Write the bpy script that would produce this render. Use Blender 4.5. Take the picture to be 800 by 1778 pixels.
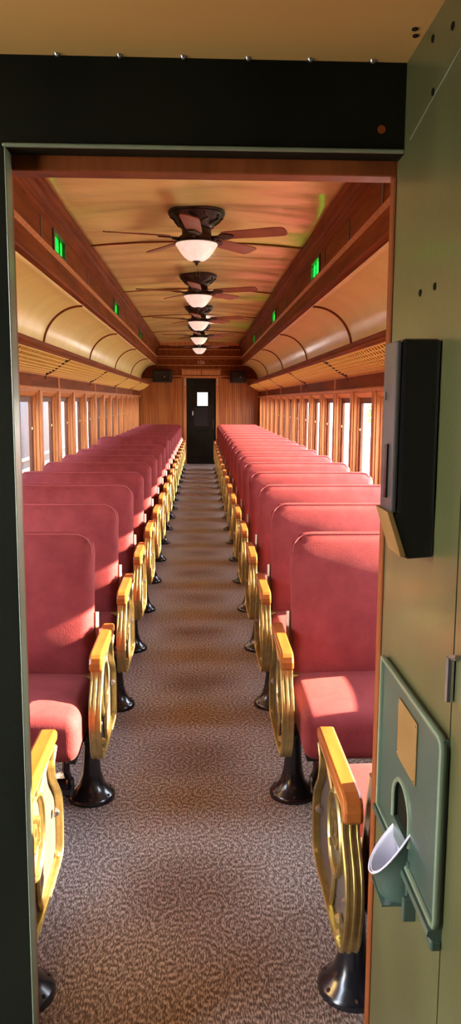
import bpy, bmesh, math, random
from mathutils import Vector, Matrix, noise
PI=math.pi
random.seed(7)
for o in list(bpy.data.objects): bpy.data.objects.remove(o)
SC=bpy.context.scene
COL=SC.collection

# ------------------------------------------------------------------ camera
def make_camera():
    yaw,p,roll=math.radians(2.175),math.radians(8.0),math.radians(.3)
    fwd=Vector((math.sin(yaw)*math.cos(p),math.cos(yaw)*math.cos(p),-math.sin(p)))
    r=Vector((math.cos(yaw),-math.sin(yaw),0)); u=r.cross(fwd)
    c,s=math.cos(roll),math.sin(roll)
    r2=c*r+s*u; u2=-s*r+c*u
    cd=bpy.data.cameras.new('camera'); cam=bpy.data.objects.new('camera',cd); COL.objects.link(cam)
    cd.sensor_fit='VERTICAL'; cd.sensor_height=24; cd.lens=1370/1778*24; cd.clip_start=.02; cd.clip_end=400
    m=Matrix.Identity(4)
    for i in range(3): m[i][0]=r2[i]; m[i][1]=u2[i]; m[i][2]=-fwd[i]
    m.translation=Vector((.03,0,1.45)); cam.matrix_world=m; SC.camera=cam
make_camera()
# ------------------------------------------------------------------ light
SUN_SY=.15; SUN_S=.42; SUN_E=22; SKY_E=6.0
def make_light():
    w=bpy.data.worlds.new('sky'); SC.world=w; w.use_nodes=True
    nt=w.node_tree; nt.nodes.clear()
    tc=nt.nodes.new('ShaderNodeTexCoord'); sep=nt.nodes.new('ShaderNodeSeparateXYZ')
    nt.links.new(tc.outputs['Generated'],sep.inputs[0])
    cr=nt.nodes.new('ShaderNodeValToRGB'); nt.links.new(sep.outputs['Z'],cr.inputs[0])
    e=cr.color_ramp.elements; e[0].position=0; e[0].color=(1,.94,.90,1); e[1].position=.6; e[1].color=(.72,.83,1,1)
    bg=nt.nodes.new('ShaderNodeBackground'); bg.inputs[1].default_value=SKY_E
    out=nt.nodes.new('ShaderNodeOutputWorld'); nt.links.new(cr.outputs[0],bg.inputs[0]); nt.links.new(bg.outputs[0],out.inputs[0])
    L=bpy.data.lights.new('sun','SUN'); L.energy=SUN_E; L.angle=math.radians(.6); L.color=(1,.74,.50)
    o=bpy.data.objects.new('sun',L); COL.objects.link(o)
    d=Vector((-1,-SUN_SY,-SUN_S)).normalized(); o.rotation_euler=d.to_track_quat('-Z','Y').to_euler(); o.location=(20,0,12)
make_light()
vs=SC.view_settings; vs.view_transform='Standard'; vs.look='None'; vs.gamma=1; vs.exposure=1.95; vs.use_curve_mapping=False
SC.cycles.max_bounces=10; SC.cycles.diffuse_bounces=7; SC.cycles.glossy_bounces=4; SC.cycles.transparent_max_bounces=16
SC.cycles.sample_clamp_indirect=6

# ------------------------------------------------------------------ materials
def mat(name,col,rough=.5,metal=0,coat=0,spec=.5,sheen=0):
    m=bpy.data.materials.new(name); m.use_nodes=True; b=m.node_tree.nodes['Principled BSDF']
    b.inputs['Base Color'].default_value=(*col,1); b.inputs['Roughness'].default_value=rough; b.inputs['Metallic'].default_value=metal
    b.inputs['Coat Weight'].default_value=coat; b.inputs['Coat Roughness'].default_value=.15; b.inputs['Specular IOR Level'].default_value=spec
    if sheen:
        b.inputs['Sheen Weight'].default_value=sheen; b.inputs['Sheen Roughness'].default_value=.35; b.inputs['Sheen Tint'].default_value=(1,.45,.4,1)
    return m
def N(m,t,**kw):
    n=m.node_tree.nodes.new(t)
    for k,v in kw.items():
        if k in n.inputs: n.inputs[k].default_value=v
        else: setattr(n,k,v)
    return n
def LK(m,a,b): m.node_tree.links.new(a,b)
def coords(m,scale=(1,1,1)):
    tc=N(m,'ShaderNodeTexCoord'); mp=N(m,'ShaderNodeMapping'); mp.inputs['Scale'].default_value=scale
    LK(m,tc.outputs['Object'],mp.inputs[0]); return mp.outputs[0]
def ramp(m,fac,stops):
    r=N(m,'ShaderNodeValToRGB'); e=r.color_ramp.elements
    while len(e)<len(stops): e.new(.5)
    for i,(p,c) in enumerate(stops): e[i].position=p; e[i].color=(*c,1)
    LK(m,fac,r.inputs[0]); return r.outputs[0]
def bsdf(m): return m.node_tree.nodes['Principled BSDF']
def bump(m,h,strength,dist):
    b=N(m,'ShaderNodeBump'); b.inputs['Strength'].default_value=strength; b.inputs['Distance'].default_value=dist
    LK(m,h,b.inputs['Height']); LK(m,b.outputs[0],bsdf(m).inputs['Normal'])
def noisy(m,scale,c1,c2,detail=4,rough=.6,b=0,bd=.001,lo=.3,hi=.7):
    v=coords(m,scale); n=N(m,'ShaderNodeTexNoise'); n.inputs['Scale'].default_value=1; n.inputs['Detail'].default_value=detail; n.inputs['Roughness'].default_value=rough
    LK(m,v,n.inputs['Vector']); LK(m,ramp(m,n.outputs[0],[(lo,c1),(hi,c2)]),bsdf(m).inputs['Base Color'])
    if b: bump(m,n.outputs[0],b,bd)
    return m
M={}
M['velvet']=noisy(mat('velvet',(.3,.03,.04),.8,sheen=.12,spec=.15),(9,9,9),(.20,.030,.034),(.28,.049,.052),6,.65)
v=coords(M['velvet'],(420,420,90)); n_=N(M['velvet'],'ShaderNodeTexNoise'); n_.inputs['Scale'].default_value=1; LK(M['velvet'],v,n_.inputs['Vector']); bump(M['velvet'],n_.outputs[0],.55,.0025)
M['velvet_piping']=mat('velvet_piping',(.32,.05,.055),.6,sheen=.3)
wood=lambda nm,sc,a,b,r=.32,coat=.0,spec=.15: noisy(mat(nm,a,r,coat=coat,spec=spec),sc,a,b,5,.6)
M['mahogany']=wood('mahogany',(14,1.2,14),(.13,.027,.007),(.25,.064,.016),.58,0,.04)
M['mahogany_up']=wood('mahogany_up',(14,14,1.2),(.125,.030,.009),(.25,.070,.019),.38)
M['casing']=wood('casing',(25,25,2),(.40,.135,.042),(.62,.26,.095),.45)
M['sash']=wood('sash',(25,25,3),(.09,.03,.018),(.2,.085,.05),.45)
M['arm_wood']=wood('arm_wood',(30,5,30),(.28,.075,.014),(.44,.132,.024),.3,.3,.4)
M['dark_line']=mat('dark_line',(.045,.012,.006),.5)
def beadboard():
    m=mat('beadboard',(.4,.12,.03),.3,coat=.3)
    v=coords(m); n=N(m,'ShaderNodeTexNoise'); n.inputs['Scale'].default_value=1; n.inputs['Detail'].default_value=5
    mp=N(m,'ShaderNodeMapping'); mp.inputs['Scale'].default_value=(22,1,1.1); LK(m,v,mp.inputs[0]); LK(m,mp.outputs[0],n.inputs['Vector'])
    c=ramp(m,n.outputs[0],[(.3,(.27,.068,.012)),(.7,(.50,.165,.034))])
    w=N(m,'ShaderNodeTexWave'); w.wave_type='BANDS'; w.bands_direction='X'; w.inputs['Scale'].default_value=6.3; LK(m,v,w.inputs['Vector'])
    d=ramp(m,w.outputs['Fac'],[(0,(.35,.35,.35)),(.12,(1,1,1))])
    mx=N(m,'ShaderNodeMix',data_type='RGBA',blend_type='MULTIPLY'); mx.inputs[0].default_value=1; LK(m,c,mx.inputs[6]); LK(m,d,mx.inputs[7]); LK(m,mx.outputs[2],bsdf(m).inputs['Base Color'])
    return m
M['beadboard']=beadboard()
def cream(nm,a,b,rough):
    m=mat(nm,a,rough,coat=.35); bsdf(m).inputs['Coat Roughness'].default_value=.18
    v=coords(m,(1.6,3.2,1.6)); n=N(m,'ShaderNodeTexNoise'); n.inputs['Scale'].default_value=1; n.inputs['Detail'].default_value=3; LK(m,v,n.inputs['Vector'])
    LK(m,ramp(m,n.outputs[0],[(.3,a),(.7,b)]),bsdf(m).inputs['Base Color']); bump(m,n.outputs[0],.35,.05); return m
M['cream']=cream('cream',(.80,.54,.19),(.90,.66,.25),.2)
M['cream_cove']=cream('cream_cove',(.80,.58,.18),(.88,.68,.24),.4)
M['cream_vest']=mat('cream_vest',(.56,.33,.10),.5)
def paint(nm,a,b,rough,coat=.3):
    m=mat(nm,a,rough,coat=coat); v=coords(m,(6,6,3)); n=N(m,'ShaderNodeTexNoise'); n.inputs['Scale'].default_value=1; n.inputs['Detail'].default_value=4; LK(m,v,n.inputs['Vector'])
    LK(m,ramp(m,n.outputs[0],[(.35,a),(.65,b)]),bsdf(m).inputs['Base Color'])
    v2=coords(m,(130,130,130)); n2=N(m,'ShaderNodeTexNoise'); n2.inputs['Scale'].default_value=1; LK(m,v2,n2.inputs['Vector']); bump(m,n2.outputs[0],.25,.0015); return m
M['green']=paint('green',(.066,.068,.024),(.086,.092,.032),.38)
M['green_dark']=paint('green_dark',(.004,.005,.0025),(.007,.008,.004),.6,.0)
M['green_edge']=paint('green_edge',(.12,.16,.10),(.16,.21,.13),.4)
M['green_blue']=paint('green_blue',(.034,.060,.045),(.052,.088,.064),.28)
M['tan']=noisy(mat('tan',(.4,.2,.05),.4),(20,20,20),(.20,.11,.03),(.28,.16,.05))
def brassm():
    m=mat('brass',(.7,.58,.25),.38,1); return noisy(m,(30,30,30),(.52,.43,.17),(.74,.62,.28))
M['brass']=brassm()
M['brass_wire']=mat('brass_wire',(.82,.55,.15),.4,.35)
M['plate']=noisy(mat('plate',(.13,.10,.085),.55,.2),(60,60,60),(.075,.056,.046),(.125,.098,.08))
M['iron']=mat('iron',(.010,.010,.013),.25,0,coat=.5)
M['bronze']=noisy(mat('bronze',(.035,.014,.008),.4,.4),(40,40,40),(.02,.008,.005),(.07,.028,.015),b=.5,bd=.004)
M['blade']=wood('blade',(6,6,6),(.22,.06,.03),(.34,.11,.055),.35)
M['steel']=mat('steel',(.5,.48,.46),.3,1)
M['black']=mat('black',(.008,.007,.007),.25,coat=.3)
M['black_grey']=noisy(mat('black_grey',(.05,.045,.042),.3),(10,10,6),(.05,.043,.04),(.10,.085,.078))
M['bracket']=mat('bracket',(.40,.30,.20),.4,.6)
M['white']=mat('white',(.62,.60,.68),.35)
M['bowl']=noisy(mat('bowl',(.8,.66,.6),.35),(25,25,25),(.78,.60,.52),(.9,.76,.70))
bb=bsdf(M['bowl']); bb.inputs['Emission Color'].default_value=(1,.72,.62,1); bb.inputs['Emission Strength'].default_value=.16
M['card']=mat('card',(.75,.7,.6),.6)
M['num']=mat('num',(.65,.42,.30),.4,.2)
M['speaker']=mat('speaker',(.012,.010,.010),.5)
M['door']=paint('door',(.010,.009,.005),(.018,.015,.009),.5,.0)
def glass(nm,col,refl=.12):
    m=bpy.data.materials.new(nm); m.use_nodes=True; nt=m.node_tree; nt.nodes.clear()
    t=nt.nodes.new('ShaderNodeBsdfTransparent'); t.inputs[0].default_value=(*col,1)
    g=nt.nodes.new('ShaderNodeBsdfGlossy'); g.inputs['Roughness'].default_value=.02
    lw=nt.nodes.new('ShaderNodeLayerWeight'); lw.inputs[0].default_value=.5
    pw=nt.nodes.new('ShaderNodeMath'); pw.operation='POWER'; nt.links.new(lw.outputs['Facing'],pw.inputs[0]); pw.inputs[1].default_value=5
    f=nt.nodes.new('ShaderNodeMath'); f.operation='MULTIPLY_ADD'; nt.links.new(pw.outputs[0],f.inputs[0]); f.inputs[1].default_value=.45; f.inputs[2].default_value=.03
    x=nt.nodes.new('ShaderNodeMixShader'); o=nt.nodes.new('ShaderNodeOutputMaterial')
    nt.links.new(f.outputs[0],x.inputs[0]); nt.links.new(t.outputs[0],x.inputs[1]); nt.links.new(g.outputs[0],x.inputs[2]); nt.links.new(x.outputs[0],o.inputs[0]); return m
M['glass']=glass('glass',(.93,.95,.96))
def stained():
    m=bpy.data.materials.new('glass_green'); m.use_nodes=True; nt=m.node_tree; nt.nodes.clear()
    t=nt.nodes.new('ShaderNodeBsdfTranslucent'); t.inputs[0].default_value=(.03,.60,.11,1)
    g=nt.nodes.new('ShaderNodeBsdfGlossy'); g.inputs['Roughness'].default_value=.1
    x=nt.nodes.new('ShaderNodeMixShader'); x.inputs[0].default_value=.06; o=nt.nodes.new('ShaderNodeOutputMaterial')
    nt.links.new(t.outputs[0],x.inputs[1]); nt.links.new(g.outputs[0],x.inputs[2]); nt.links.new(x.outputs[0],o.inputs[0]); return m
M['glass_green']=stained()
M['glass_dark']=mat('glass_dark',(.02,.02,.02),.05,coat=.5)
M['ground']=noisy(mat('ground',(.3,.27,.22),.9),(1.5,1.5,1.5),(.24,.22,.18),(.40,.36,.29))
M['leaf']=noisy(mat('leaf',(.1,.2,.03),.7),(6,6,6),(.07,.15,.02),(.20,.32,.06))
M['bark']=mat('bark',(.1,.06,.03),.9)
M['car_paint']=noisy(mat('car_paint',(.16,.18,.24),.5),(1,1,2),(.06,.066,.095),(.085,.092,.125))
M['car_stripe']=mat('car_stripe',(.7,.68,.6),.5)
for k_ in ('green_dark','door'): bsdf(M[k_]).inputs['Specular IOR Level'].default_value=.08
for k_ in ('speaker','black'): bsdf(M[k_]).inputs['Specular IOR Level'].default_value=.3
def carpet():
    m=mat('carpet',(.2,.17,.15),.95,spec=.1); v=coords(m)
    def mth(op,a,b=None):
        n=N(m,'ShaderNodeMath',operation=op)
        for i,x in enumerate((a,b)):
            if x is None: continue
            if isinstance(x,(int,float)): n.inputs[i].default_value=x
            else: LK(m,x,n.inputs[i])
        return n.outputs[0]
    # scrolls: rings around scattered centres, opened into spirals by the angle
    wn=N(m,'ShaderNodeTexNoise'); wn.inputs['Scale'].default_value=9; LK(m,v,wn.inputs['Vector'])
    mv=N(m,'ShaderNodeMixRGB'); mv.blend_type='ADD'; mv.inputs[0].default_value=.022; LK(m,v,mv.inputs[1]); LK(m,wn.outputs['Color'],mv.inputs[2])
    vo=N(m,'ShaderNodeTexVoronoi'); vo.voronoi_dimensions='2D'; vo.inputs['Scale'].default_value=10.5; vo.inputs['Randomness'].default_value=.8; LK(m,mv.outputs[0],vo.inputs['Vector'])
    vm=N(m,'ShaderNodeVectorMath',operation='SUBTRACT'); 
    sc=N(m,'ShaderNodeVectorMath',operation='SCALE'); sc.inputs['Scale'].default_value=1; LK(m,mv.outputs[0],sc.inputs[0])
    LK(m,sc.outputs[0],vm.inputs[0]); LK(m,vo.outputs['Position'],vm.inputs[1])
    sp=N(m,'ShaderNodeSeparateXYZ'); LK(m,vm.outputs[0],sp.inputs[0])
    ang=mth('ARCTAN2',sp.outputs[1],sp.outputs[0])
    ph=mth('ADD',mth('MULTIPLY',vo.outputs['Distance'],26),ang)
    s=mth('SINE',ph)
    # vertical ribs of the loop pile
    mp=N(m,'ShaderNodeMapping'); mp.inputs['Scale'].default_value=(260,75,1); LK(m,v,mp.inputs[0])
    n1=N(m,'ShaderNodeTexNoise'); n1.inputs['Scale'].default_value=1; n1.inputs['Detail'].default_value=2; LK(m,mp.outputs[0],n1.inputs['Vector'])
    t=mth('ADD',mth('MULTIPLY',s,.12),mth('MULTIPLY',mth('SUBTRACT',n1.outputs[0],.5),2.1))
    t=mth('ADD',t,.5)
    c=ramp(m,t,[(.20,(.15,.108,.088)),(.5,(.30,.24,.21)),(.80,(.66,.56,.50))])
    # darker brown patches down the middle of the aisle, once for every seat row
    sx=N(m,'ShaderNodeSeparateXYZ'); LK(m,v,sx.inputs[0])
    wy=mth('SINE',mth('MULTIPLY',mth('ADD',sx.outputs[1],-1.98),2*PI/.875))
    wy=mth('POWER',mth('MAXIMUM',mth('ADD',mth('MULTIPLY',wy,.5),.5),0),2.0)
    wx=mth('SUBTRACT',1,mth('MULTIPLY',mth('MULTIPLY',sx.outputs[0],sx.outputs[0]),14))
    wx=mth('MAXIMUM',wx,0)
    n3=N(m,'ShaderNodeTexNoise'); n3.inputs['Scale'].default_value=3.2; LK(m,v,n3.inputs['Vector'])
    brown_fac=mth('MULTIPLY',mth('MULTIPLY',wx,wy),mth('ADD',n3.outputs[0],.25))
    # trodden-in dirt just inside the doorway
    dr=mth('MAXIMUM',mth('MULTIPLY',mth('SUBTRACT',2.35,sx.outputs[1]),.75),0)
    dr=mth('MINIMUM',mth('MULTIPLY',dr,mth('ADD',n3.outputs[0],.45)),.75)
    brown_fac=mth('MAXIMUM',brown_fac,dr)
    mx=N(m,'ShaderNodeMix',data_type='RGBA',blend_type='MULTIPLY'); LK(m,brown_fac,mx.inputs[0]); LK(m,c,mx.inputs[6]); mx.inputs[7].default_value=(.50,.34,.24,1)
    LK(m,mx.outputs[2],bsdf(m).inputs['Base Color']); bump(m,t,.5,.004); return m
M['carpet']=carpet()

# ------------------------------------------------------------------ geometry helpers
class MB:
    def __init__(s): s.v=[]; s.f=[]
    def add(s,vs,fs):
        k=len(s.v); s.v+= [tuple(x) for x in vs]; s.f+=[tuple(i+k for i in f) for f in fs]; return s
    def box(s,x0,x1,y0,y1,z0,z1):
        if x0>x1:x0,x1=x1,x0
        if y0>y1:y0,y1=y1,y0
        if z0>z1:z0,z1=z1,z0
        return s.add([(x,y,z) for x in(x0,x1) for y in(y0,y1) for z in(z0,z1)],[(0,1,3,2),(4,6,7,5),(0,4,5,1),(2,3,7,6),(0,2,6,4),(1,5,7,3)])
    def prism(s,pts,axis,a,b):
        # pts polygon in the two other axes, extruded along axis from a to b
        n=len(pts)
        def p3(p,t):
            return {'x':(t,p[0],p[1]),'y':(p[0],t,p[1]),'z':(p[0],p[1],t)}[axis]
        vs=[p3(p,a) for p in pts]+[p3(p,b) for p in pts]
        fs=[tuple(range(n)),tuple(range(2*n-1,n-1,-1))]+[(i,(i+1)%n,(i+1)%n+n,i+n) for i in range(n)]
        return s.add(vs,fs)
    def lathe(s,prof,c=(0,0,0),n=32,axis='z'):
        vs=[];fs=[]
        for r,h in prof:
            for i in range(n):
                a=2*PI*i/n; vs.append((r*math.cos(a),r*math.sin(a),h))
        for j in range(len(prof)-1):
            for i in range(n): fs.append((j*n+i,j*n+(i+1)%n,(j+1)*n+(i+1)%n,(j+1)*n+i))
        fs.append(tuple(range(n-1,-1,-1))); fs.append(tuple((len(prof)-1)*n+i for i in range(n)))
        def t(p):
            if axis=='x': p=(p[2],p[0],p[1])
            elif axis=='y': p=(p[1],p[2],p[0])
            return (p[0]+c[0],p[1]+c[1],p[2]+c[2])
        return s.add([t(p) for p in vs],fs)
    def tube(s,path,r,n=8,closed=False):
        P=[Vector(p) for p in path]; m=len(P); vs=[];fs=[]
        up=Vector((0,0,1))
        for i,p in enumerate(P):
            a=P[(i-1)%m] if closed or i>0 else p; b=P[(i+1)%m] if closed or i<m-1 else p
            t=(b-a).normalized(); 
            ref=up if abs(t.dot(up))<.9 else Vector((1,0,0))
            if i==0: u=t.cross(ref).normalized()
            else:
                u=(u-t*u.dot(t)).normalized()
            w=t.cross(u); rr=r[i] if isinstance(r,(list,tuple)) else r
            for k in range(n):
                an=2*PI*k/n; vs.append(p+rr*(math.cos(an)*u+math.sin(an)*w))
        for i in range(m if closed else m-1):
            j=(i+1)%m
            for k in range(n): fs.append((i*n+k,i*n+(k+1)%n,j*n+(k+1)%n,j*n+k))
        if not closed: fs.append(tuple(range(n-1,-1,-1))); fs.append(tuple((m-1)*n+k for k in range(n)))
        return s.add(vs,fs)
    def band(s,path,x0,x1,t,closed=False):
        # flat strip following a path of (y,z), spanning x0..x1, thickness t inwards both ways
        m=len(path); vs=[];fs=[]
        for i,p in enumerate(path):
            a=path[(i-1)%m] if closed or i>0 else p; b=path[(i+1)%m] if closed or i<m-1 else p
            d=Vector((b[0]-a[0],b[1]-a[1])).normalized(); nn=Vector((-d.y,d.x))*t/2
            for sx,sg in ((x0,1),(x1,1),(x1,-1),(x0,-1)): vs.append((sx,p[0]+sg*nn.x,p[1]+sg*nn.y))
        for i in range(m if closed else m-1):
            j=(i+1)%m
            for k in range(4): fs.append((i*4+k,i*4+(k+1)%4,j*4+(k+1)%4,j*4+k))
        if not closed: fs.append((3,2,1,0)); fs.append(tuple((m-1)*4+k for k in range(4)))
        return s.add(vs,fs)
    def strip(s,prof,y0,y1,ny=1,fn=None):
        # open profile of (x,z) extruded along y
        vs=[];fs=[];m=len(prof)
        for j in range(ny+1):
            y=y0+(y1-y0)*j/ny
            for x,z in prof: vs.append((x,y,z+(fn(x,y) if fn else 0)))
        for j in range(ny):
            for i in range(m-1): fs.append((j*m+i,j*m+i+1,(j+1)*m+i+1,(j+1)*m+i))
        return s.add(vs,fs)
    def build(s,name,m,parent=None,smooth=False,bevel=0,mirror=False,xf=None,solid=0):
        me=bpy.data.meshes.new(name); vs=s.v
        if mirror: vs=[(-x,y,z) for x,y,z in vs]
        if xf: vs=[tuple(xf@Vector(p)) for p in vs]
        me.from_pydata(vs,[],s.f); me.validate()
        bm=bmesh.new(); bm.from_mesh(me); bmesh.ops.recalc_face_normals(bm,faces=bm.faces); bm.to_mesh(me); bm.free()
        if isinstance(m,str): m=M[m]
        me.materials.append(m)
        o=bpy.data.objects.new(name,me); COL.objects.link(o)
        if parent: o.parent=parent
        if solid:
            sm=o.modifiers.new('solid','SOLIDIFY'); sm.thickness=solid; sm.offset=0
        if bevel:
            b=o.modifiers.new('bevel','BEVEL'); b.width=bevel; b.segments=2; b.limit_method='ANGLE'; b.angle_limit=math.radians(40)
        if smooth:
            for p in me.polygons: p.use_smooth=True
            try: me.set_sharp_from_angle(angle=math.radians(42))
            except Exception: pass
        return o
def tag(o,label=None,cat=None,group=None,kind=None):
    if label: o['label']=label
    if cat: o['category']=cat
    if group: o['group']=group
    if kind: o['kind']=kind
    return o
def empty(name,loc=(0,0,0),rz=0):
    o=bpy.data.objects.new(name,None); COL.objects.link(o); o.location=loc; o.rotation_euler=(0,0,rz); o.empty_display_size=.1; return o
def copy_tree(o,parent=None):
    c=o.copy(); COL.objects.link(c); c.parent=parent
    for ch in [x for x in o.children]: copy_tree(ch,c)
    return c
def rbox(sx,sy,sz,r,n=14,fn=None):
    """rounded box centred at 0, half sizes sx,sy,sz; fn displaces core points"""
    mb=MB(); idx={}; vs=[];fs=[]
    def key(p): return (round(p[0],5),round(p[1],5),round(p[2],5))
    def P(a,b,c):
        k=key((a,b,c))
        if k in idx: return idx[k]
        # denser near the edges
        q=[]
        for t,h in ((a,sx),(b,sy),(c,sz)): q.append(t)
        p=Vector((q[0]*sx,q[1]*sy,q[2]*sz))
        core=Vector((max(-sx+r,min(sx-r,p.x)),max(-sy+r,min(sy-r,p.y)),max(-sz+r,min(sz-r,p.z))))
        d=p-core
        if d.length>1e-9: p=core+d.normalized()*r
        if fn: p=fn(p)
        idx[k]=len(vs); vs.append(tuple(p)); return idx[k]
    def line(h):
        # parameter values with rounding rings clustered at both ends
        k=6; e=[-1+ (r/h)*(1-math.cos(i/k*PI/2)) for i in range(k)]+[-1+r/h]
        inner=[(-1+r/h)+(2-2*r/h)*i/n for i in range(1,n)]
        return e+inner+[-x for x in reversed(e)]
    lx,ly,lz=line(sx),line(sy),line(sz)
    for (la,lb,mk) in ((lx,ly,lambda a,b,s:(a,b,s)),(lx,lz,lambda a,b,s:(a,s,b)),(ly,lz,lambda a,b,s:(s,a,b))):
        for s_ in (-1,1):
            for i in range(len(la)-1):
                for j in range(len(lb)-1):
                    f=[P(*mk(la[i],lb[j],s_)),P(*mk(la[i+1],lb[j],s_)),P(*mk(la[i+1],lb[j+1],s_)),P(*mk(la[i],lb[j+1],s_))]
                    if len(set(f))==4: fs.append(f)
    mb.add(vs,fs); return mb
def text_mesh(name,s,size,m,parent,loc,rot,depth=.003):
    cu=bpy.data.curves.new(name+'_t','FONT'); cu.body=s; cu.size=size; cu.extrude=depth; cu.align_x='CENTER'; cu.align_y='CENTER'; cu.resolution_u=3
    t=bpy.data.objects.new(name+'_t',cu); COL.objects.link(t)
    dg=bpy.context.evaluated_depsgraph_get(); me=bpy.data.meshes.new_from_object(t.evaluated_get(dg)); bpy.data.objects.remove(t)
    me.materials.clear(); me.materials.append(M[m]); o=bpy.data.objects.new(name,me); COL.objects.link(o); o.location=loc; o.rotation_euler=rot
    if parent: o.parent=parent
    return o
def arc(cx,cz,r,a0,a1,n): return [(cx+r*math.cos(math.radians(a0+(a1-a0)*i/n)),cz+r*math.sin(math.radians(a0+(a1-a0)*i/n))) for i in range(n+1)]

# ------------------------------------------------------------------ setting
YN,YF=1.47,18.3      # inner faces of the near and far bulkheads
XW=1.365             # side wall face
struct=lambda o,l,c: tag(o,l,c,kind='structure')
f=MB().box(-1.5,1.5,-1.2,19.2,-.05,0).build('floor','carpet'); struct(f,'grey-brown carpet with dark scroll pattern running down the aisle','floor')
PITCH=.90; Y0=6.0-4*PITCH   # first post centre beyond the bulkhead
posts=[Y0+.065+PITCH*k-PITCH for k in range(19)]   # 1.375.. posts centre
ZS,ZH=.74,1.535      # sill, head of the window recess
def side_wall(s,nm,side):
    m=MB(); x0,x1=XW,XW+.085
    m.box(x0,x1,1.4,YF+.1,0,ZS)            # wainscot below the windows
    m.box(x0,x1,1.4,YF+.1,ZH,2.05)          # frieze
    m.box(x0,x1,1.4,posts[0]-.065,ZS,ZH).box(x0,x1,posts[18]+.065,YF+.1,ZS,ZH)
    o=m.build(nm,'mahogany',mirror=s<0); struct(o,f'mahogany {side} side wall with frieze above and wainscot below the windows','wall')
    # mouldings on the wall
    r=MB().box(XW-.022,XW,YN,YF,1.535,1.565).box(XW-.034,XW,YN,YF,1.548,1.558).box(XW-.014,XW,YN,YF,1.665,1.69)
    r.box(XW-.03,XW,YN,YF,ZS-.03,ZS)
    r.build('head_moulding','casing',o,mirror=s<0,bevel=.004)
    for k in range(19):
        y=posts[k]
        if y>YF-.03: break
        p=MB().box(XW,XW+.085,y-.065,y+.065,ZS,ZH)
        p.build('window_post','casing',o,mirror=s<0,bevel=.003)
        # pilaster face with fine flutes
        q=MB().box(XW-.018,XW+.001,y-.052,y+.052,ZS,ZH)
        q.build('pilaster','casing',o,mirror=s<0,bevel=.006)
        if k%3==1:
            MB().box(XW-.012,XW,y-.03,y+.03,1.565,1.665).box(XW-.004,XW+.001,y-.036,y-.03,1.565,1.665).build('frieze_stile','casing',o,mirror=s<0)
    return o
WL=side_wall(-1,'wall_left','left'); WR=side_wall(1,'wall_right','right')
# windows: each recess has a sloping head, jamb stops, sash and pane
def make_window(s,y0,y1):
    m=MB(); X=lambda a:XW+a
    # casing liner: head with a step, sill
    m.prism([(X(0),ZH),(X(.0),ZH-.012),(X(.03),ZH-.045),(X(.055),ZH-.055),(X(.085),ZH-.055),(X(.085),ZH)],'y',y0,y1)
    m.prism([(X(0),ZS),(X(0),ZS+.012),(X(.05),ZS+.02),(X(.085),ZS+.02),(X(.085),ZS)],'y',y0,y1)
    for a,b in ((y0,y0+.022),(y1-.022,y1)): m.box(X(.03),X(.085),a,b,ZS+.02,ZH-.055)
    fr=m.build('window_x','casing',mirror=s<0,bevel=.002)
    q=MB(); 
    for a,b in ((y0+.022,y0+.06),(y1-.06,y1-.022)): q.box(X(.05),X(.075),a,b,ZS+.02,ZH-.055)
    q.box(X(.05),X(.075),y0+.06,y1-.06,ZH-.10,ZH-.055).box(X(.05),X(.075),y0+.06,y1-.06,ZS+.02,ZS+.075)
    q.build('sash','sash',fr,mirror=s<0,bevel=.004)
    MB().box(X(.061),X(.064),y0+.06,y1-.06,ZS+.075,ZH-.10).build('pane','glass',fr,mirror=s<0)
    for zz in (1.2,):
        MB().box(X(.044),X(.051),y1-.055,y1-.03,zz,zz+.02).build('sash_lock','brass',fr,mirror=s<0)
    return fr
wn=0
ordn=['first','second','third','fourth','fifth','sixth','seventh','eighth','ninth','tenth','eleventh','twelfth','thirteenth','fourteenth','fifteenth','sixteenth','seventeenth','eighteenth']
for s,side in ((-1,'left'),(1,'right')):
    proto=None
    for k in range(18):
        wn+=1
        y0=posts[k]+.065; 
        if proto is None: proto=o=make_window(s,y0,y0+PITCH-.13); base=y0
        else:
            o=copy_tree(proto); o.location=(0,y0-base,0)
        o.name=f'window_{wn}'
        struct(o,f'narrow wood-framed coach window on the {side} wall, {ordn[k]} from the doorway','window')
# lower curved ceilings (coves), racks and clerestory
def cove_prof(s):
    pts=[(.985,2.262)]
    for i in range(1,15):
        a=math.radians(90-90*i/14); pts.append((.985+.35*math.cos(a),1.90+.362*math.sin(a)))
    pts.append((1.335,1.88)); pts.append((XW,1.87)); return [(s*x,z) for x,z in pts]
for s,side in ((-1,'left'),(1,'right')):
    c=MB().strip(cove_prof(s),1.45,YF,60,lambda x,y:.004*noise.noise(Vector((x*2,y*1.3,0)))).build('ceiling.00%d'%(1 if s<0 else 2),'cream_cove',smooth=True,solid=.012)
    struct(c,f'cream curved lower ceiling above the {side} luggage rack','ceiling')
    for k in range(6):
        y=4.14+2.85*k-(.12 if s>0 else 0)-2.85
        if y<YN: continue
        rp=[]
        for x,z in cove_prof(1)[:-2]: rp.append((x,z))
        m=MB(); n=len(rp)
        vs=[];fs=[]
        for i,(x,z) in enumerate(rp):
            cx,cz=.985,1.90; d=Vector((cx-x,cz-z)); d=d.normalized()*.018
            for yy in (y-.018,y+.018):
                vs.append((x,yy,z)); vs.append((x+d.x,yy,z+d.y))
        for i in range(n-1):
            a=i*4; b=a+4
            fs+=[(a+1,a+3,b+3,b+1),(a,a+1,b+1,b),(a+2,b+2,b+3,a+3)]
        m.add(vs,fs); m.build('ceiling_rib','mahogany',c,mirror=s<0)
XC=.975
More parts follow.
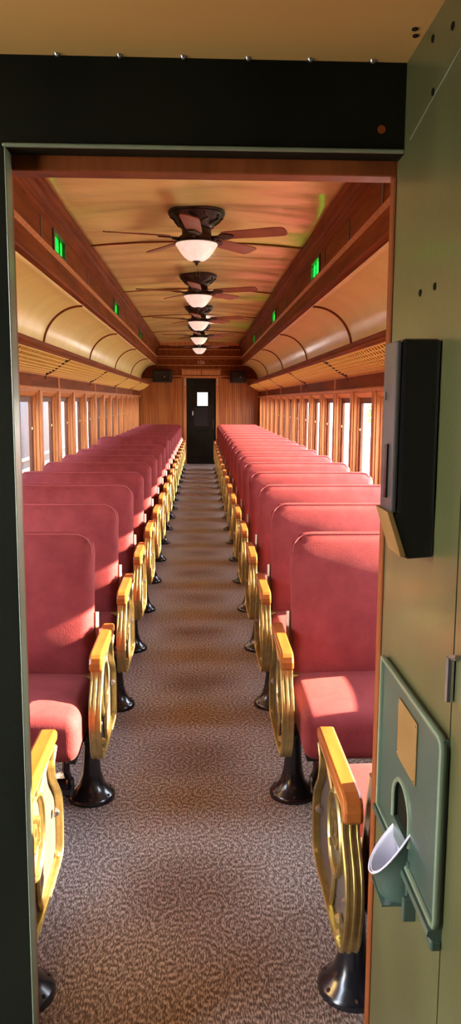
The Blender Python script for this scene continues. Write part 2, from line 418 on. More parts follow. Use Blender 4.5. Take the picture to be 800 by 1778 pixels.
def clerestory(s,side,idx):
    holes=[(5.62,6.06),(9.42,9.86),(13.22,13.66)] if s<0 else [(6.44,6.88),(10.14,10.58),(13.9,14.34)]
    z0,z1=2.455,2.605
    m=MB(); X0,X1=XC,XC+.03
    m.box(X0,X1,1.45,YF+.05,2.26,z0).box(X0,X1,1.45,YF+.05,z1,2.78)
    yy=1.45
    for a,b in holes: m.box(X0,X1,yy,a,z0,z1); yy=b
    m.box(X0,X1,yy,YF+.05,z0,z1)
    w=m.build('wall_clerestory_'+side,'mahogany',mirror=s<0); struct(w,f'panelled mahogany clerestory side above the {side} curved ceiling','wall')
    # mouldings (x measured inwards)
    q=MB()
    q.prism([(XC,2.262),(XC-.035,2.262),(XC-.04,2.27),(XC-.028,2.276),(XC-.03,2.288),(XC-.016,2.294),(XC-.018,2.306),(XC-.006,2.314),(XC,2.32)],'y',YN,YF)
    q.build('lower_moulding','mahogany',w,mirror=s<0)
    q=MB().prism([(XC,2.425),(XC-.006,2.428),(XC-.022,2.440),(XC-.022,2.446),(XC-.004,2.452),(XC,2.455)],'y',YN,YF)
    q.build('sill_moulding','casing',w,mirror=s<0)
    q=MB().prism([(XC,2.605),(XC-.010,2.61),(XC-.010,2.622),(XC-.026,2.632),(XC-.022,2.642),(XC-.04,2.655),(XC-.036,2.668),(XC-.055,2.69),(XC-.062,2.72),(XC-.078,2.735),(XC-.082,2.77),(XC,2.79)],'y',YN,YF)
    q.build('crown_moulding','mahogany',w,mirror=s<0)
    # dark grooves between the panels
    ys=[1.9,2.85,3.8,4.3,5.2,7.28,8.27,9.27,10.12,11.1,12.05,13.05,14.0,14.9,15.9,16.9,17.8] if s<0 else [1.9,2.6,3.4,4.25,5.2,6.2,7.05,7.95,8.9,9.9,10.85,11.8,12.75,13.7,14.6,15.5,16.4,17.3]
    g=MB(); 
    for y in ys:
        if any(a-.06<y<b+.06 for a,b in holes): continue
        g.box(XC-.004,XC+.001,y-.022,y+.022,2.462,2.60)
    g.build('panel_groove','dark_line',w,mirror=s<0)
    global wn
    for i,(a,b) in enumerate(holes):
        wn+=1
        fr=MB()
        fr.box(XC-.012,XC+.03,a-.03,a+.018,z0,z1).box(XC-.012,XC+.03,b-.018,b+.03,z0,z1).box(XC-.012,XC+.03,a+.018,b-.018,z0,z0+.012).box(XC-.012,XC+.03,a+.018,b-.018,z1-.02,z1)
        fr.box(XC+.005,XC+.022,(a+b)/2+.06,(a+b)/2+.09,z0+.012,z1-.02)
        o=fr.build(f'window_{wn}','dark_line',mirror=s<0); struct(o,f'small green glass clerestory window on the {side}, {ordn[i]} from the doorway','window')
        MB().box(XC+.012,XC+.015,a+.018,b-.018,z0+.012,z1-.02).build('pane','glass_green',o,mirror=s<0)
clerestory(-1,'left',0); clerestory(1,'right',1)
def ceil_wave(x,y):
    e=1-min(1,abs(x)/.9)
    return .034*e**.5*noise.noise(Vector((x*1.0+3,y*2.6,1)))+.013*e**.5*noise.noise(Vector((x*2.2,y*5.5,5)))
prof=[(-.905+1.81*i/40,0) for i in range(41)]; prof=[(x,2.752+.045*(1-(x/.905)**2)) for x,z in prof]
uc=MB().strip(prof,1.45,YF+.05,340,ceil_wave).build('ceiling','cream',smooth=True,solid=.012); struct(uc,'glossy cream arched upper ceiling rippling above the fans','ceiling')
for k in range(6):
    y=4.1+2.85*k-(0)
    if y>YF: break
    vs=[];fs=[]
    for i,(x,z) in enumerate(prof):
        for yy in(y-.013,y+.013): vs+= [(x,yy,z-.004),(x,yy,z-.016-.0)]
    for i in range(40):
        a=i*4;b=a+4; fs+=[(a+1,a+3,b+3,b+1),(a,a+1,b+1,b),(a+2,b+2,b+3,a+3)]
    MB().add(vs,fs).build('ceiling_batten','mahogany',uc)
# outer roof skins keep the sky out above the curved lower ceilings
for s,side in ((-1,'left'),(1,'right')):
    r=MB().prism([(XC+.028,2.30),(XC+.028,2.40),(1.55,2.16),(1.55,2.02),(1.50,2.02)],'y',1.3,19.2)
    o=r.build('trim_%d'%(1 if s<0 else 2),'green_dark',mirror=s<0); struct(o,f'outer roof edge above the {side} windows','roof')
# far bulkhead
def far_wall():
    D0,D1,DZ=-.30,.375,1.965
    m=MB(); y0,y1=YF,YF+.06
    m.box(-1.48,D0,y0,y1,0,2.0).box(D1,1.48,y0,y1,0,2.0).box(D0,D1,y0,y1,DZ,2.0)
    w=m.build('wall_far','beadboard'); struct(w,'orange varnished beadboard end wall either side of the dark door','wall')
    q=MB().box(-1.48,1.48,y0-.004,y1,2.0,2.9)
    q.build('upper_panelling','mahogany',w)
    q=MB()
    q.box(-1.0,1.0,y0-.028,y0,2.0,2.02).box(-1.0,1.0,y0-.02,y0,2.245,2.262).box(-.97,.97,y0-.02,y0,2.40,2.415).box(-.97,.97,y0-.028,y0,2.44,2.465).box(-.93,.93,y0-.03,y0,2.60,2.62).box(-.9,.9,y0-.04,y0,2.70,2.77)
    q.box(-.42,.50,y0-.03,y0,2.155,2.175).box(-.40,.03,y0-.018,y0,2.035,2.145).box(.05,.48,y0-.018,y0,2.035,2.145)
    q.build('cross_moulding','casing',w,bevel=.004)
    q=MB().box(-1.35,-.42,y0-.015,y0,1.955,2.0).box(.5,1.35,y0-.015,y0,1.955,2.0).build('picture_rail','mahogany',w,bevel=.004)
    text_mesh('car_number','106',.115,'num',w,(.037,y0-.008,2.315),(PI/2,0,0))
    # casing
    c=MB()
    c.box(D0-.065,D0,y0-.025,y0+.05,0,DZ+.05).box(D1,D1+.065,y0-.025,y0+.05,0,DZ+.05).box(D0,D1,y0-.025,y0+.05,DZ,DZ+.05)
    o=c.build('trim_3','casing',bevel=.006); struct(o,'reddish wood casing around the far door','door frame')
    for x in (D0-.035,D1+.035): MB().box(x-.014,x+.014,y0-.035,y0-.024,1.80,1.95).build('latch_plate','steel',o,bevel=.003)
    d=MB(); yd=YF+.02
    wx0,wx1=-.045,.185; wz0,wz1=1.345,1.64; lx0,lx1=-.115,.215; lz0,lz1=.87,1.30
    d.box(D0,wx0,yd,yd+.04,1.3,1.70).box(wx1,D1,yd,yd+.04,1.3,1.70).box(D0,D1,yd,yd+.04,1.70,DZ).box(wx0,wx1,yd,yd+.04,1.64,1.70).box(wx0,wx1,yd,yd+.04,1.3,1.345)
    d.box(D0,lx0,yd,yd+.04,.87,1.3).box(lx1,D1,yd,yd+.04,.87,1.3).box(D0,D1,yd,yd+.04,0,.87)
    o=d.build('door_1','door'); struct(o,'dark green end door with two small window panes at the far end','door')
    MB().box(-.23,-.20,yd-.012,yd,.87,1.82).box(.27,.30,yd-.012,yd,.87,1.82).box(-.23,.30,yd-.012,yd,1.79,1.82).box(-.2,.27,yd-.014,yd,1.305,1.335).box(-.25,.32,yd-.012,yd,.80,.83).build('door_moulding','door',o,bevel=.003)
    MB().box(-.22,.29,yd-.008,yd,.16,.72).build('lower_panel','door',o,bevel=.006)
    MB().box(wx0,wx1,yd+.018,yd+.022,wz0,wz1).build('pane','glass',o)
    MB().box(lx0,lx1,yd+.018,yd+.022,lz0,lz1).build('pane','glass_dark',o)
    MB().box(.285,.33,yd-.012,yd,.80,1.02).lathe([(.004,0),(.012,.01),(.012,.03),(.024,.04),(.026,.055),(.016,.066),(.001,.07)],(.307,yd-.075,.95),14,'y').build('door_knob','bronze',o)
    MB().box(-.17,-.145,yd-.03,yd,1.12,1.22).build('latch','steel',o,bevel=.004)
    # bright vestibule beyond is open to the sky
    return w
far_wall()
# near bulkhead with the doorway we look through
XL,XR,ZD=-.297,.375,1.867
m=MB().box(-1.5,XL,1.40,1.44,0,2.9).box(XR+.002,1.5,1.40,1.44,0,2.9).box(XL,XR,1.40,1.44,ZD,2.9)
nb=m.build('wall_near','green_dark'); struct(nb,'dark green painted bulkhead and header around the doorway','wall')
MB().box(-1.5,XL-.02,1.441,YN,0,2.9).box(XR+.055,1.5,1.441,YN,0,2.9).box(XL-.012,XR+.055,1.441,YN,ZD+.01,2.9).build('inner_panelling','mahogany_up',nb)
q=MB().box(XL-.001,XL+.002,1.399,1.440,0,ZD+.002); 
o=q.build('trim_4','green_edge',bevel=.002); struct(o,'pale green metal edge strip of the left door jamb','door jamb')
MB().box(XL-.004,XL+.001,1.441,1.452,0,ZD).build('wood_edge','mahogany_up',o)
q=MB().box(XL-.003,XR+.0,1.392,1.402,ZD-.0,ZD+.006)
o=q.build('trim_5','green_edge',bevel=.003); struct(o,'thin green metal strip along the top of the doorway','door jamb')
q=MB().box(XL+.0,XR,1.445,1.49,1.843,ZD+.012); o=q.build('trim_6','mahogany_up',bevel=.003); struct(o,'reddish wood door header behind the green strip','door jamb')
q=MB().box(XR-.004,XR+.002,1.447,1.478,0,1.845); o=q.build('trim_7','mahogany_up',bevel=.003); struct(o,'narrow reddish wood edge of the right door jamb','door jamb')
# vestibule
m=MB().box(-1.2,XR+.05,-1.0,1.40,2.012,2.04); vc=m.build('ceiling.003','cream_vest'); struct(vc,'plain tan-cream vestibule ceiling above the dark green header','ceiling')
for x in (-.312,-.205,-.103,.001,.108,.211,.315):
    MB().lathe([(.0055,0),(.0055,-.002),(.003,-.005),(.0005,-.006)],(x,1.392,2.012),12).build('screw','steel',vc,smooth=True)
for x,y in ((.355,1.278),(.362,1.30)):
    MB().lathe([(.005,0),(.005,-.002),(.001,-.004)],(x,y,2.012),10).build('screw_hole','black',vc)
m=MB().box(XR,XR+.05,1.03,1.445,0,2.012).box(XR,XR+.05,-1.0,1.0255,0,2.012).box(XR+.004,XR+.05,1.0255,1.03,0,2.012)
vw=m.build('wall_vestibule_right','green'); struct(vw,'glossy olive green partition wall at the right of the doorway','wall')
for y,z in ((1.264,1.62),(1.186,1.619),(1.235,1.906),(1.247,1.985),(1.15,1.96)):
    MB().lathe([(.006,0),(.005,-.002),(.001,-.003)],(XR,y,z),10,'x').build('bolt_head','green_dark',vw)
MB().lathe([(.008,0),(.007,-.001),(.001,-.0015)],(.335,1.401,1.906),14,'y').build('plug','mahogany',nb)
# scratches: narrow raised weld seams
MB().tube([(XR-.0005,1.36,1.878),(XR-.0005,1.18,1.905),(XR-.0005,1.0,1.93)],.0012,5).build('seam','green_edge',vw)
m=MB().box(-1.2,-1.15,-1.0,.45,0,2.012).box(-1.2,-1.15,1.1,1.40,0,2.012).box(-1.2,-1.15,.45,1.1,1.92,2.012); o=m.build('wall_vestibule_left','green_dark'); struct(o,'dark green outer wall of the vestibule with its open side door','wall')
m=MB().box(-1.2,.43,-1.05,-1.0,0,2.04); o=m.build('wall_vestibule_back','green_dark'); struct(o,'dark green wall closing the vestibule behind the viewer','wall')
# ------------------------------------------------------------------ luggage racks
def make_rack(s):
    L=2.838
    root=empty('luggage_rack')
    # front rail of stacked mouldings
    r=MB().prism([(1.105,1.862),(1.125,1.875),(1.15,1.875),(1.155,1.84),(1.15,1.812),(1.125,1.808),(1.118,1.822),(1.108,1.826),(1.112,1.845)],'y',0,L)
    r.build('front_rail','mahogany',root,mirror=s<0)
    g=MB()
    # wire floor from the rail back down to the wall, slightly dished
    def zz(x): t=(x-1.14)/(1.352-1.14); return 1.812-.125*t-.02*math.sin(PI*t)
    n=7
    for i in range(n+1):
        x=1.145+(1.352-1.145)*i/n; g.tube([(x,0,zz(x)),(x,L,zz(x))],.0055,5)
    k=int(L/.085)
    for j in range(k):
        y=.02+j*.085; g.tube([(1.143+ (1.352-1.143)*i/6,y,zz(1.143+(1.352-1.143)*i/6)+.003) for i in range(7)],.0065,5)
        # little scroll pendant at the wall edge
        g.tube([(1.352,y,1.69),(1.345,y,1.676),(1.352,y,1.668),(1.356,y,1.678)],.003,4)
    g.build('wire_grid','brass_wire',root,mirror=s<0)
    b=MB().tube([(1.13,.012,1.815),(1.2,.012,1.772),(1.28,.012,1.715),(1.36,.012,1.672)],.010,8)
    b.tube([(1.36,.012,1.672),(1.352,.012,1.655),(1.356,.012,1.64),(1.363,.012,1.64)],.006,6)
    b.build('bracket','bronze',root,mirror=s<0,smooth=True)
    return root
for s,side in ((-1,'left'),(1,'right')):
    p=make_rack(s)
    for k in range(6):
        y=1.50+2.85*k
        y=1.49+2.85*k-0.0
        o=p if k==0 else copy_tree(p)
        o.location=(0,y,0)
        if k==5: pass
        last=''
        tag(o,f'brass wire luggage rack on the {side} wall, {ordn[k]} section from doorway{last}','luggage rack','brass luggage racks over the windows')
        o.location.y=y
        if y+2.85>YF-.02: o.scale=(1,(YF-.02-y)/2.85,1)
# ------------------------------------------------------------------ ceiling fans
def make_fan():
    root=empty('ceiling_fan')
    b=MB().lathe([(.06,.004),(.20,-.002),(.206,-.014),(.198,-.022),(.203,-.030),(.190,-.042),(.166,-.060),(.15,-.082),(.128,-.102),(.118,-.118),(.10,-.124)],n=40)
    b.build('canopy','bronze',root,smooth=True)
    h=MB().lathe([(.09,-.122),(.105,-.13),(.105,-.17),(.125,-.18),(.125,-.207),(.142,-.215),(.146,-.230),(.10,-.235)],n=40); h.build('motor_housing','bronze',root,smooth=True)
    # leafy ornament ring round the canopy
    for i in range(10):
        a=2*PI*i/10; r=.160
        rb=MB().tube([(.196*math.cos(a+t*.16),.196*math.sin(a+t*.16),-.052) if False else ((.184-.018*k)*math.cos(a+.22*math.sin(k*1.6)),(.184-.018*k)*math.sin(a+.22*math.sin(k*1.6)),-.046-.021*k) for k,t in enumerate(range(4))],[.010,.008,.006,.003],6)
        if i==0: orn=rb
        else: orn.add(rb.v,rb.f)
    orn.build('ornament','bronze',root,smooth=True)
    g=MB().lathe([(.150,-.283),(.152,-.292),(.142,-.303),(.138,-.312),(.118,-.342),(.09,-.375),(.062,-.396),(.03,-.402),(.004,-.403)],n=40); g.v=[(x,y,z+.055) for x,y,z in g.v]; g.build('glass_bowl','bowl',root,smooth=True)
    MB().lathe([(.005,-.343),(.028,-.347),(.03,-.353),(.012,-.361),(.013,-.369),(.004,-.379),(.001,-.381)],n=16).build('finial','bronze',root,smooth=True)
    for sx in (-.012,.012): MB().tube([(.01+sx,0,-.37),(.01+sx,0,-.46)],.0012,5).build('pull_chain','brass',root)
    for k in range(5):
        a=math.radians(266+72*k)
        pitch=math.radians(-13)
        xf=Matrix.Rotation(a,4,'Z')@Matrix.Translation((0,0,-.182))@Matrix.Rotation(pitch,4,'X')
        pts=[(.20,-.050),(.24,-.058),(.60,-.068),(.645,-.064),(.665,-.045),(.672,0),(.665,.045),(.645,.064),(.60,.068),(.24,.058),(.20,.050)]
        m=MB().prism(pts,'z',-.004,.004); bl=m.build('blade','blade',root,xf=xf,bevel=.002)
        ir=MB().prism([(.10,-.018),(.17,-.022),(.19,-.045),(.23,-.048),(.275,-.02),(.285,0),(.275,.02),(.23,.048),(.19,.045),(.17,.022),(.10,.018)],'z',-.014,-.005)
        ir.tube([(.095,0,-.01),(.14,0,-.022),(.18,0,-.012)],.012,6)
        ir.build('blade_iron','bronze',bl,xf=xf,bevel=.003)
    return root
fan=make_fan()
fl=['nearest and largest ceiling fan with a white glass bowl','second ceiling fan from the doorway','third ceiling fan from the doorway, between two others in the row','fourth ceiling fan, next to last before the end wall','farthest and smallest ceiling fan, close to the end wall']
for k in range(5):
    o=fan if k==0 else copy_tree(fan)
    o.location=(0,5.9+2.85*k,2.797)
    tag(o,'dark bronze five-blade '+fl[k] if k else 'nearest and largest dark bronze ceiling fan with white glass bowl','ceiling fan','ceiling fans along the coach')
# ------------------------------------------------------------------ seats
AX=.315   # armrest / end panel plane
YFACE=0
OUT=[(-.11,.220),(-.165,.228),(-.20,.265),(-.222,.33),(-.230,.39),(-.218,.44),(-.19,.475),(-.165,.505),(-.158,.54),(-.165,.565),(.175,.565),(.165,.53),(.168,.50),(.185,.465),(.225,.425),(.255,.385),(.265,.33),(.262,.26),(.235,.222),(.10,.214),(-.05,.214)]
def smooth_closed(P,k=4):
    out=[];n=len(P)
    for i in range(n):
        p0,p1,p2,p3=[Vector(P[(i+j-1)%n]) for j in range(4)]
        for t in range(k):
            u=t/k; q=.5*((2*p1)+(p2-p0)*u+(2*p0-5*p1+4*p2-p3)*u*u+(3*p1-p0-3*p2+p3)*u**3); out.append((q.x,q.y))
    return out
OUTS=smooth_closed(OUT,3)
def make_seat(s,flipped,number=None):
    mir=s<0
    root=empty('coach_seat')
    bd=lambda mb,nm,mt,par=root,**k: mb.build(nm,mt,par,mirror=mir,**k)
    # cushion: crowned rounded box
    def crown(p):
        sx=.455; sy=.245
        u=max(0,1-(p.x/sx)**2); w=max(0,1-(p.y/sy)**2)
        if p.z>0: p=p+Vector((0,0,.022*(u**.6)*(w**.5)))
        return p
    c=rbox(.452,.245,.075,.040,12,crown); cy=-.10
    fz=-1 if flipped else 1
    c.v=[(x+.818,fz*y+fz*cy,z+.36) for x,y,z in c.v]
    cu=bd(c,'seat_cushion','velvet',smooth=True)
    # backrest: reclined, crowned both ways
    def bcrown(p):
        u=max(0,1-(p.x/.445)**2); w=max(0,1-(p.z/.29)**2)
        if p.y<0: p=p+Vector((0,-.042*u*w-.012*w,0))
        else: p=p+Vector((0,.020*(u**.7)*(w**.7),0))
        if p.y<0 and p.z>.08: p=p+Vector((0,.040*((p.z-.08)/.205)**2*min(1,-p.y/.05),0))
        # round the two top corners of the outline
        r=.070; hx,hz=.445,.285
        if p.z>hz-r and abs(p.x)>hx-r:
            dx=abs(p.x)-(hx-r); dz=p.z-(hz-r); m=max(dx,dz); l=math.hypot(dx,dz)
            if l>1e-9: k=m/l; p=Vector((math.copysign(hx-r+dx*k,p.x),p.y,hz-r+dz*k))
        return p
    b=rbox(.445,.050,.285,.046,18,bcrown)
    tilt=math.radians(12.5)
    T=Matrix.Translation((.820,.185,.672))@Matrix.Rotation(-tilt,4,'X')
    if flipped: T=Matrix.Diagonal((1,-1,1,1))@T
    b.v=[tuple(T@Vector(p)) for p in b.v]
    ba=bd(b,'backrest','velvet',smooth=True)
    # piping just inside the front edge
    pp=[]
    hx,hz,r=.436,.276,.066
    pts=[(-hx,-hz)]+[(-hx+r-r*math.cos(t),hz-r+r*math.sin(t)) for t in [i*PI/12 for i in range(7)]]+[(hx-r+r*math.sin(t),hz-r+r*math.cos(t)) for t in [i*PI/12 for i in range(7)]]+[(hx,-hz)]
    for yo in (-.034,.034):
        mb=MB().tube([T@Vector((x,yo+(.040*(max(0,z-.08)/.205)**2*.66 if yo<0 else 0),z)) for x,z in pts],.0032,6); bd(mb,'piping','velvet_piping',ba,smooth=True)
    # metal side arm of the back
    A=[T@Vector((-.452,.0,-.02)),T@Vector((-.456,.0,-.22)),T@Vector((-.456,.0,-.30)),Vector((.362,.06*fz,.34))]
    mb=MB()
    for i in range(3):
        mb.tube([A[i],A[i+1]],[.011,.010],6)
    bd(mb,'back_arm','bracket',root,smooth=True)
    # corner bracket where the back meets the cushion
    q=MB().box(.365,.43,(.06 if fz>0 else -.11),(.11 if fz>0 else -.06),.425,.44); bd(q,'corner_bracket','brass',root,bevel=.004)
    # seat frame under the cushion
    q=MB().box(.40,1.25,-.24,.20,.255,.285).box(.395,.43,-.2,.2,.22,.29).box(1.2,1.25,-.2,.2,.22,.29); bd(q,'seat_frame','iron',root,bevel=.004)
    q=MB().box(XW-.07,XW-.012,-.2,.2,.20,.29).box(1.25,XW-.03,-.06,.06,.24,.275); bd(q,'wall_bracket','iron',root,bevel=.004)
    # pedestal
    q=MB().lathe([(.001,0),(.086,0),(.086,.012),(.080,.020),(.062,.034),(.046,.060),(.036,.10),(.031,.15),(.029,.20),(.034,.23),(.05,.255)],(.372,0,0),28)
    pe=bd(q,'pedestal','iron',root,smooth=True)
    for i in range(6):
        a=2*PI*i/6+.5
        bd(MB().lathe([(.007,.012),(.007,.020),(.004,.025),(.001,.0255)],(.372+.073*math.cos(a),.073*math.sin(a),.002),8),'bolt','bronze',pe)
    # end panel
    q=MB().prism(OUTS,'x',AX+.010,AX+.022); pl=bd(q,'end_panel','plate',root)
    rim=MB().band(OUTS,AX-.006,AX+.028,.006,True)
    rim.tube([(AX-.006,y,z) for y,z in OUTS],.0058,6,True)
    rim.tube([(AX+.010,y*1.012,(z-.4)*1.012+.4) for y,z in OUTS],.0042,6,True)
    rim.tube([(AX+.026,y*1.006,(z-.4)*1.006+.4) for y,z in OUTS],.0046,6,True)
    bd(rim,'brass_rim','brass',pl,smooth=True)
    ov=[(-.012+.082*math.cos(t),.425+.098*math.sin(t)) for t in [i*PI/14 for i in range(28)]]
    q=MB().band(ov,AX+.002,AX+.012,.012,True).tube([(AX+.002,y,z) for y,z in ov],.0055,6,True)
    # stems: up to the armrest and down to the base, plus curls at the foot of the oval
    for path in ([(-.012,.523),(-.010,.56)],[(.03,.512),(.10,.54),(.15,.56)],[(-.012,.327),(-.010,.29),(.0,.25),(.02,.215)],[(-.07,.375),(-.05,.335),(-.012,.318),(.035,.335),(.055,.372)]):
        q.tube([(AX+.004,y,z) for y,z in path],.0075,6)
    bd(q,'brass_scroll','brass',pl,smooth=True)
    for y,z in ((.235,.222),(-.11,.226),(.215,.36),(-.185,.36),(-.10,.26)):
        pts=[]
        st=MB().lathe([(.013,0),(.013,-.004),(.008,-.012),(.001,-.015)],(AX+.004,y,z),5,'x'); bd(st,'bolt','brass' if z<.3 else 'steel',pl)
    if number:
        # read from the aisle
        t=text_mesh('seat_number',number,.105,'brass',pl,(s*(AX+.005),-.012,.425),(PI/2,0,(-PI/2 if s>0 else PI/2)),.006)
        t.scale=(.8,1.0,1)
    # armrest: wooden bar turned down at the near end
    q=MB(); n=10
    prof=[(.19,.572),(.200,.586),(.197,.600),(.185,.606),(-.165,.606),(-.183,.602),(-.195,.592),(-.202,.575),(-.203,.556),(-.196,.546),(-.178,.544),(-.168,.552),(-.162,.566),(-.150,.570)]
    q.prism(prof,'x',AX-.014,AX+.030)
    ar=bd(q,'armrest','arm_wood',root,bevel=.009)
    # footrest: scroll brackets and a bar
    q=MB()
    for x in (.43,1.18):
        q.tube([(x,-.17,.26),(x,-.20,.20),(x,-.16,.16),(x,-.12,.13),(x,-.16,.09),(x,-.11,.07)],.013,6)
    q.box(.42,1.19,-.18,-.10,.10,.118).box(.42,1.19,-.11,-.095,.06,.118); bd(q,'footrest','iron',root,smooth=False)
    return root
SP=.875; YB=2.76
DX0=.035
for s,side in ((-1,'left'),(1,'right')):
    o=make_seat(s,True,'93' if s<0 else '28'); o.location=(s*(DX0 if s>0 else .042),1.775,0)
    tag(o,f'coach seat beside the doorway {side} of the aisle, with numbered brass end panel','seat',f'red plush coach seats {side} of the aisle')
    p=make_seat(s,False)
    for k in range(17):
        o=p if k==0 else copy_tree(p)
        o.location=(0,YB+SP*k,0)
        if k==0: l=f'nearest red plush seat {side} of the aisle with its whole back and cushion showing'
        elif s<0 and k==8:
            l='red plush seat left of the aisle whose back stands taller than its neighbours'
            for ch in o.children:
                if ch.name.startswith('backrest'): ch.location.z=.05; ch.location.y=.03
        elif k==16: l=f'last red plush seat {side} of the aisle, nearest the end wall'
        else: l=f'red plush coach seat {side} of the aisle, back {k+1} in line counting from the doorway'
        tag(o,l,'seat',f'red plush coach seats {side} of the aisle')
# ------------------------------------------------------------------ speakers on the far wall
def speaker(x0,x1,z0,z1,lab,deep):
    root=empty('loudspeaker',((x0+x1)/2,YF,z0)); w=(x1-x0)/2; h=z1-z0
    MB().box(-w,w,-deep,-.012,0,h).build('cabinet','speaker',root,bevel=.02)
    MB().box(-w+.03,w-.03,-deep-.012,-deep-.001,.03,h-.03).build('grille','black',root,bevel=.01)
    MB().box(-w+.06,-w+.10,-.03,-.0,h*.3,h*.7).build('bracket','iron',root)
    MB().lathe([(.012,0),(.010,-.004),(.001,-.005)],(w*.25,-deep-.013,h*.45),12,'y').build('badge','steel',root)
    tag(root,lab,'speaker','black loudspeakers on the end wall')
speaker(-1.06,-.62,1.86,2.14,'black loudspeaker left of the far door, under the left curved ceiling',.24)
speaker(.70,1.06,1.86,2.14,'black loudspeaker right of the far door, under the right curved ceiling',.24)
# ------------------------------------------------------------------ cup dispenser on the vestibule wall
def cup_dispenser():
    root=empty('cup_dispenser',(XR,1.176,1.218))
    MB().box(-.058,-.001,-.040,.038,.068,.322).build('body','black',root,bevel=.006)
    MB().prism([(-.064,.068),(-.058,.074),(-.001,.074),(-.001,.004),(-.038,.001),(-.046,.004)],'y',-.038,.036).build('tapered_base','black',root,bevel=.003)
    MB().box(-.066,-.058,-.038,.036,.070,.319).build('front_plate','black_grey',root,bevel=.003)
    MB().box(-.069,-.065,-.012,.0,.09,.17).build('slot','black',root)
    MB().box(-.0685,-.065,.012,.022,.235,.247).build('lock','steel',root)
    MB().prism([(-.072,.072),(-.064,.072),(-.042,.006),(-.050,.004)],'y',-.040,.038).build('base_edge','tan',root,bevel=.001)
    tag(root,'tall black cup dispenser mounted on the green wall beside the doorway','dispenser')
cup_dispenser()
def water_panel():
    root=empty('drinking_water_panel',(XR,0,0))
    y0,y1,z0,z1=1.024,1.388,.70,.985
    def pt(m): return m
    # plate with an arched opening: build as strips left/right/above/below the arch
    ay0,ay1,az0,az1=1.178,1.283,.735,.775; ar=(ay1-ay0)/2; ac=(ay0+ay1)/2
    top=[(ac+ar*math.cos(t),az1+ar*.85*math.sin(t)) for t in [PI*i/16 for i in range(17)]]
    m=MB()
    X0,X1=-.009,0
    m.box(X0,X1,y0,ay0,z0,z1).box(X0,X1,ay1,y1,z0,z1).box(X0,X1,ay0,ay1,z0,az0)
    for i in range(16):
        a,b=top[i],top[i+1]; m.prism([(a[0],a[1]),(b[0],b[1]),(b[0],z1),(a[0],z1)],'x',X0,X1)
    m.build('face_plate','green_blue',root)
    fr=[(1.178,z0),(y0+.012,z0),(y0+.004,z0+.004),(y0,z0+.012),(y0,z1-.012),(y0+.004,z1-.004),(y0+.012,z1),(y1,z1),(y1,z0),(1.283,z0)]

    MB().tube([(-.010,y,z) for y,z in fr],.0055,8).build('edge_bead','green_edge',root,smooth=True)
    MB().tube([(-.009,y,z) for y,z in [(ay1,az0)]+top[::1]+[(ay0,az0)]],.004,8).build('arch_bead','green_edge',root,smooth=True)
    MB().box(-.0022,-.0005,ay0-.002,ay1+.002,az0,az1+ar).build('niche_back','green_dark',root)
    MB().box(-.012,-.009,1.150,1.262,.855,.957).build('tag_plate','tan',root,bevel=.001)
    for y,z in ((1.154,.861),(1.258,.861),(1.154,.951),(1.258,.951)): MB().lathe([(.0022,0),(.0018,-.001),(.0005,-.0015)],(-.012,y,z),8,'x').build('pin','steel',root)
    # bottom ledge under the panel
    MB().prism([(-.020,.700),(-.022,.692),(-.012,.684),(0,.684),(0,.700)],'y',y0+.0,1.176).prism([(-.020,.700),(-.022,.692),(-.012,.684),(0,.684),(0,.700)],'y',1.285,y1).build('ledge','green_blue',root)
    MB().box(-.016,0,y0-.002,y0+.028,.668,.684).build('ledge_foot','green_blue',root,bevel=.003)
    for z in (1.045,): 
        MB().tube([(-.006,1.022,z),(-.006,1.022,z+.062)],.006,8).tube([(-.006,1.022,z+.062),(-.004,1.0,z+.068)],.004,6).build('hinge','steel',root,smooth=True)
    tag(root,'green metal drinking water panel with arched opening and white-lined drip cup','panel')
    # catcher: half cup standing out of the wall, white inside
    OX,OY,OZ=-.002,1.228,.628
    def place(mb):
        mb.v=[(x+OX,y+OY,z+OZ-.42*(y+.052)*max(0,z)/.141) for x,y,z in mb.v]; return mb
    def shell(r,th,nm,mt,rim_only=False):
        n=20; vs=[];fs=[]; rings=[]
        for j in range(9):
            v=j/8
            for i in range(n+1):
                a=PI*i/n   # half circle standing out towards -x
                rr=r*(.80+.20*v)
                ca=math.sin(a)
                top=.140-.098*ca
                zz=.0+v*(top)
                flare=1+.10*max(0,v-.7)/.3
                vs.append((-rr*flare*ca*1.05,-rr*flare*math.cos(a),zz))
        for j in range(8):
            for i in range(n): fs.append((j*(n+1)+i,j*(n+1)+i+1,(j+1)*(n+1)+i+1,(j+1)*(n+1)+i))
        mb=MB().add(vs,fs); return mb
    sh0=place(shell(.050,.002,'a','a')).build('drip_cup','green_blue',root,smooth=True)
    sh=shell(.0485,.002,'a','a'); sh.v=[(x*.97,y*.97,z+.004) for x,y,z in sh.v]
    place(sh).build('liner','white',sh0,smooth=True,solid=.0016)
    n=20
    place(MB().tube([(-.0495*1.1*math.sin(PI*i/n)*1.05,-.0495*1.1*math.cos(PI*i/n),.141-.098*math.sin(PI*i/n)) for i in range(n+1)],.0022,6)).build('rim','white',sh0,smooth=True)
    place(MB().box(.000,.003,-.052,.052,.0,.141)).build('back_plate','white',sh0)
    place(MB().box(-.010,.003,-.060,-.048,-.012,.085).box(-.018,.003,-.073,-.060,-.008,.03)).build('foot_flange','green_blue',sh0,bevel=.002)
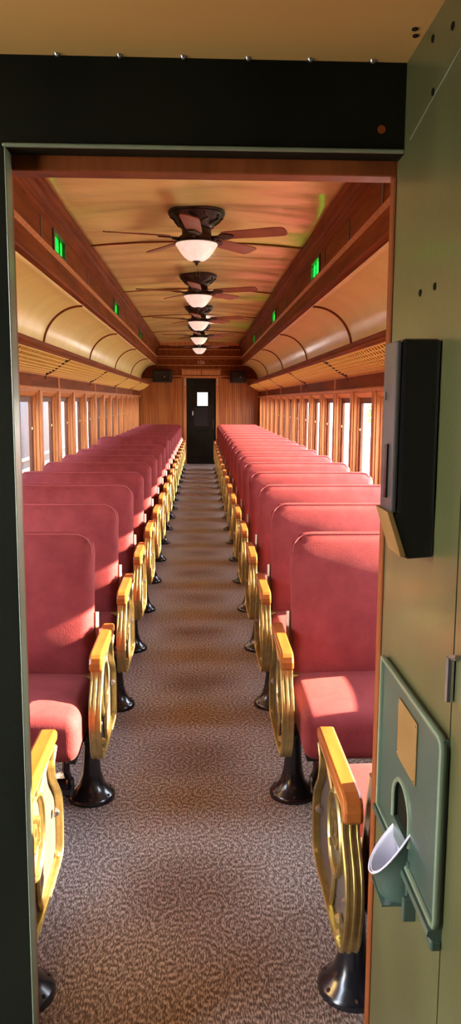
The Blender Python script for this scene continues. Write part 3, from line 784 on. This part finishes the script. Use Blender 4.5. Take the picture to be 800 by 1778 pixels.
    place(MB().prism([(-.045,.0),(.003,.0),(.003,-.003),(-.045,-.003)],'y',-.040,.040)).build('cup_base','green_blue',sh0)
water_panel()
# ------------------------------------------------------------------ outside
g=MB().box(-60,60,-40,60,-1.35,-1.25); o=g.build('floor.001','ground'); struct(o,'pale gravel ground outside the coach','ground')
def railcar():
    root=empty('railcar',(-4.15,0,-1.25))
    MB().box(-1.4,1.4,3.5,36,.9,3.9).build('body','car_paint',root,bevel=.1)
    m=MB()
    for k in range(11): m.box(1.395,1.42,5+k*2.8,5+k*2.8+1.1,2.9,3.5)
    m.build('window_row','glass_dark',root)
    MB().box(1.395,1.425,3.6,35.9,1.55,1.62).box(1.395,1.425,3.6,35.9,1.75,1.79).build('stripe','car_stripe',root)
    m=MB()
    for k in range(10): m.lathe([(.42,-.05),(.46,-.04),(.46,.04),(.42,.05)],(1.1,5+k*3.2,.5),20,'x')
    m.box(-1.2,1.2,4,35,.55,.95); m.build('running_gear','iron',root)
    tag(root,'blue-grey railcar standing outside beyond the left windows','train car')
railcar()
def bush(x,y,r,lab):
    root=empty('tree',(x,y,-1.25)); mb=MB(); rnd=random.Random(int(x*10+y*7))
    for i in range(420):
        th=rnd.uniform(0,2*PI); ph=math.acos(rnd.uniform(-1,1)); rr=r*rnd.uniform(.6,1.0)
        c=Vector((rr*math.sin(ph)*math.cos(th),rr*math.sin(ph)*math.sin(th),rr*.9*math.cos(ph)+r*1.25)); s_=r*.11
        a=Vector((rnd.uniform(-1,1),rnd.uniform(-1,1),rnd.uniform(-1,1))).normalized(); b=a.orthogonal().normalized()
        mb.add([c+s_*a,c+s_*b,c-s_*a,c-s_*b],[(0,1,2,3)])
    mb.build('foliage','leaf',root)
    MB().tube([(0,0,0),(.05,0,r*.6),(0,.03,r*1.3)],[.09,.07,.03],8).build('trunk','bark',root)
    tag(root,lab,'tree','low trees beyond the right windows')
labs=['nearest the doorway','second along','third along','fourth along','fifth along','farthest one']
for k in range(6): bush(13+1.5*(k%2),18+9*k,1.15+.12*(k%3),f'low leafy green tree outside the right windows, {labs[k]}')
bpy.context.view_layer.update()
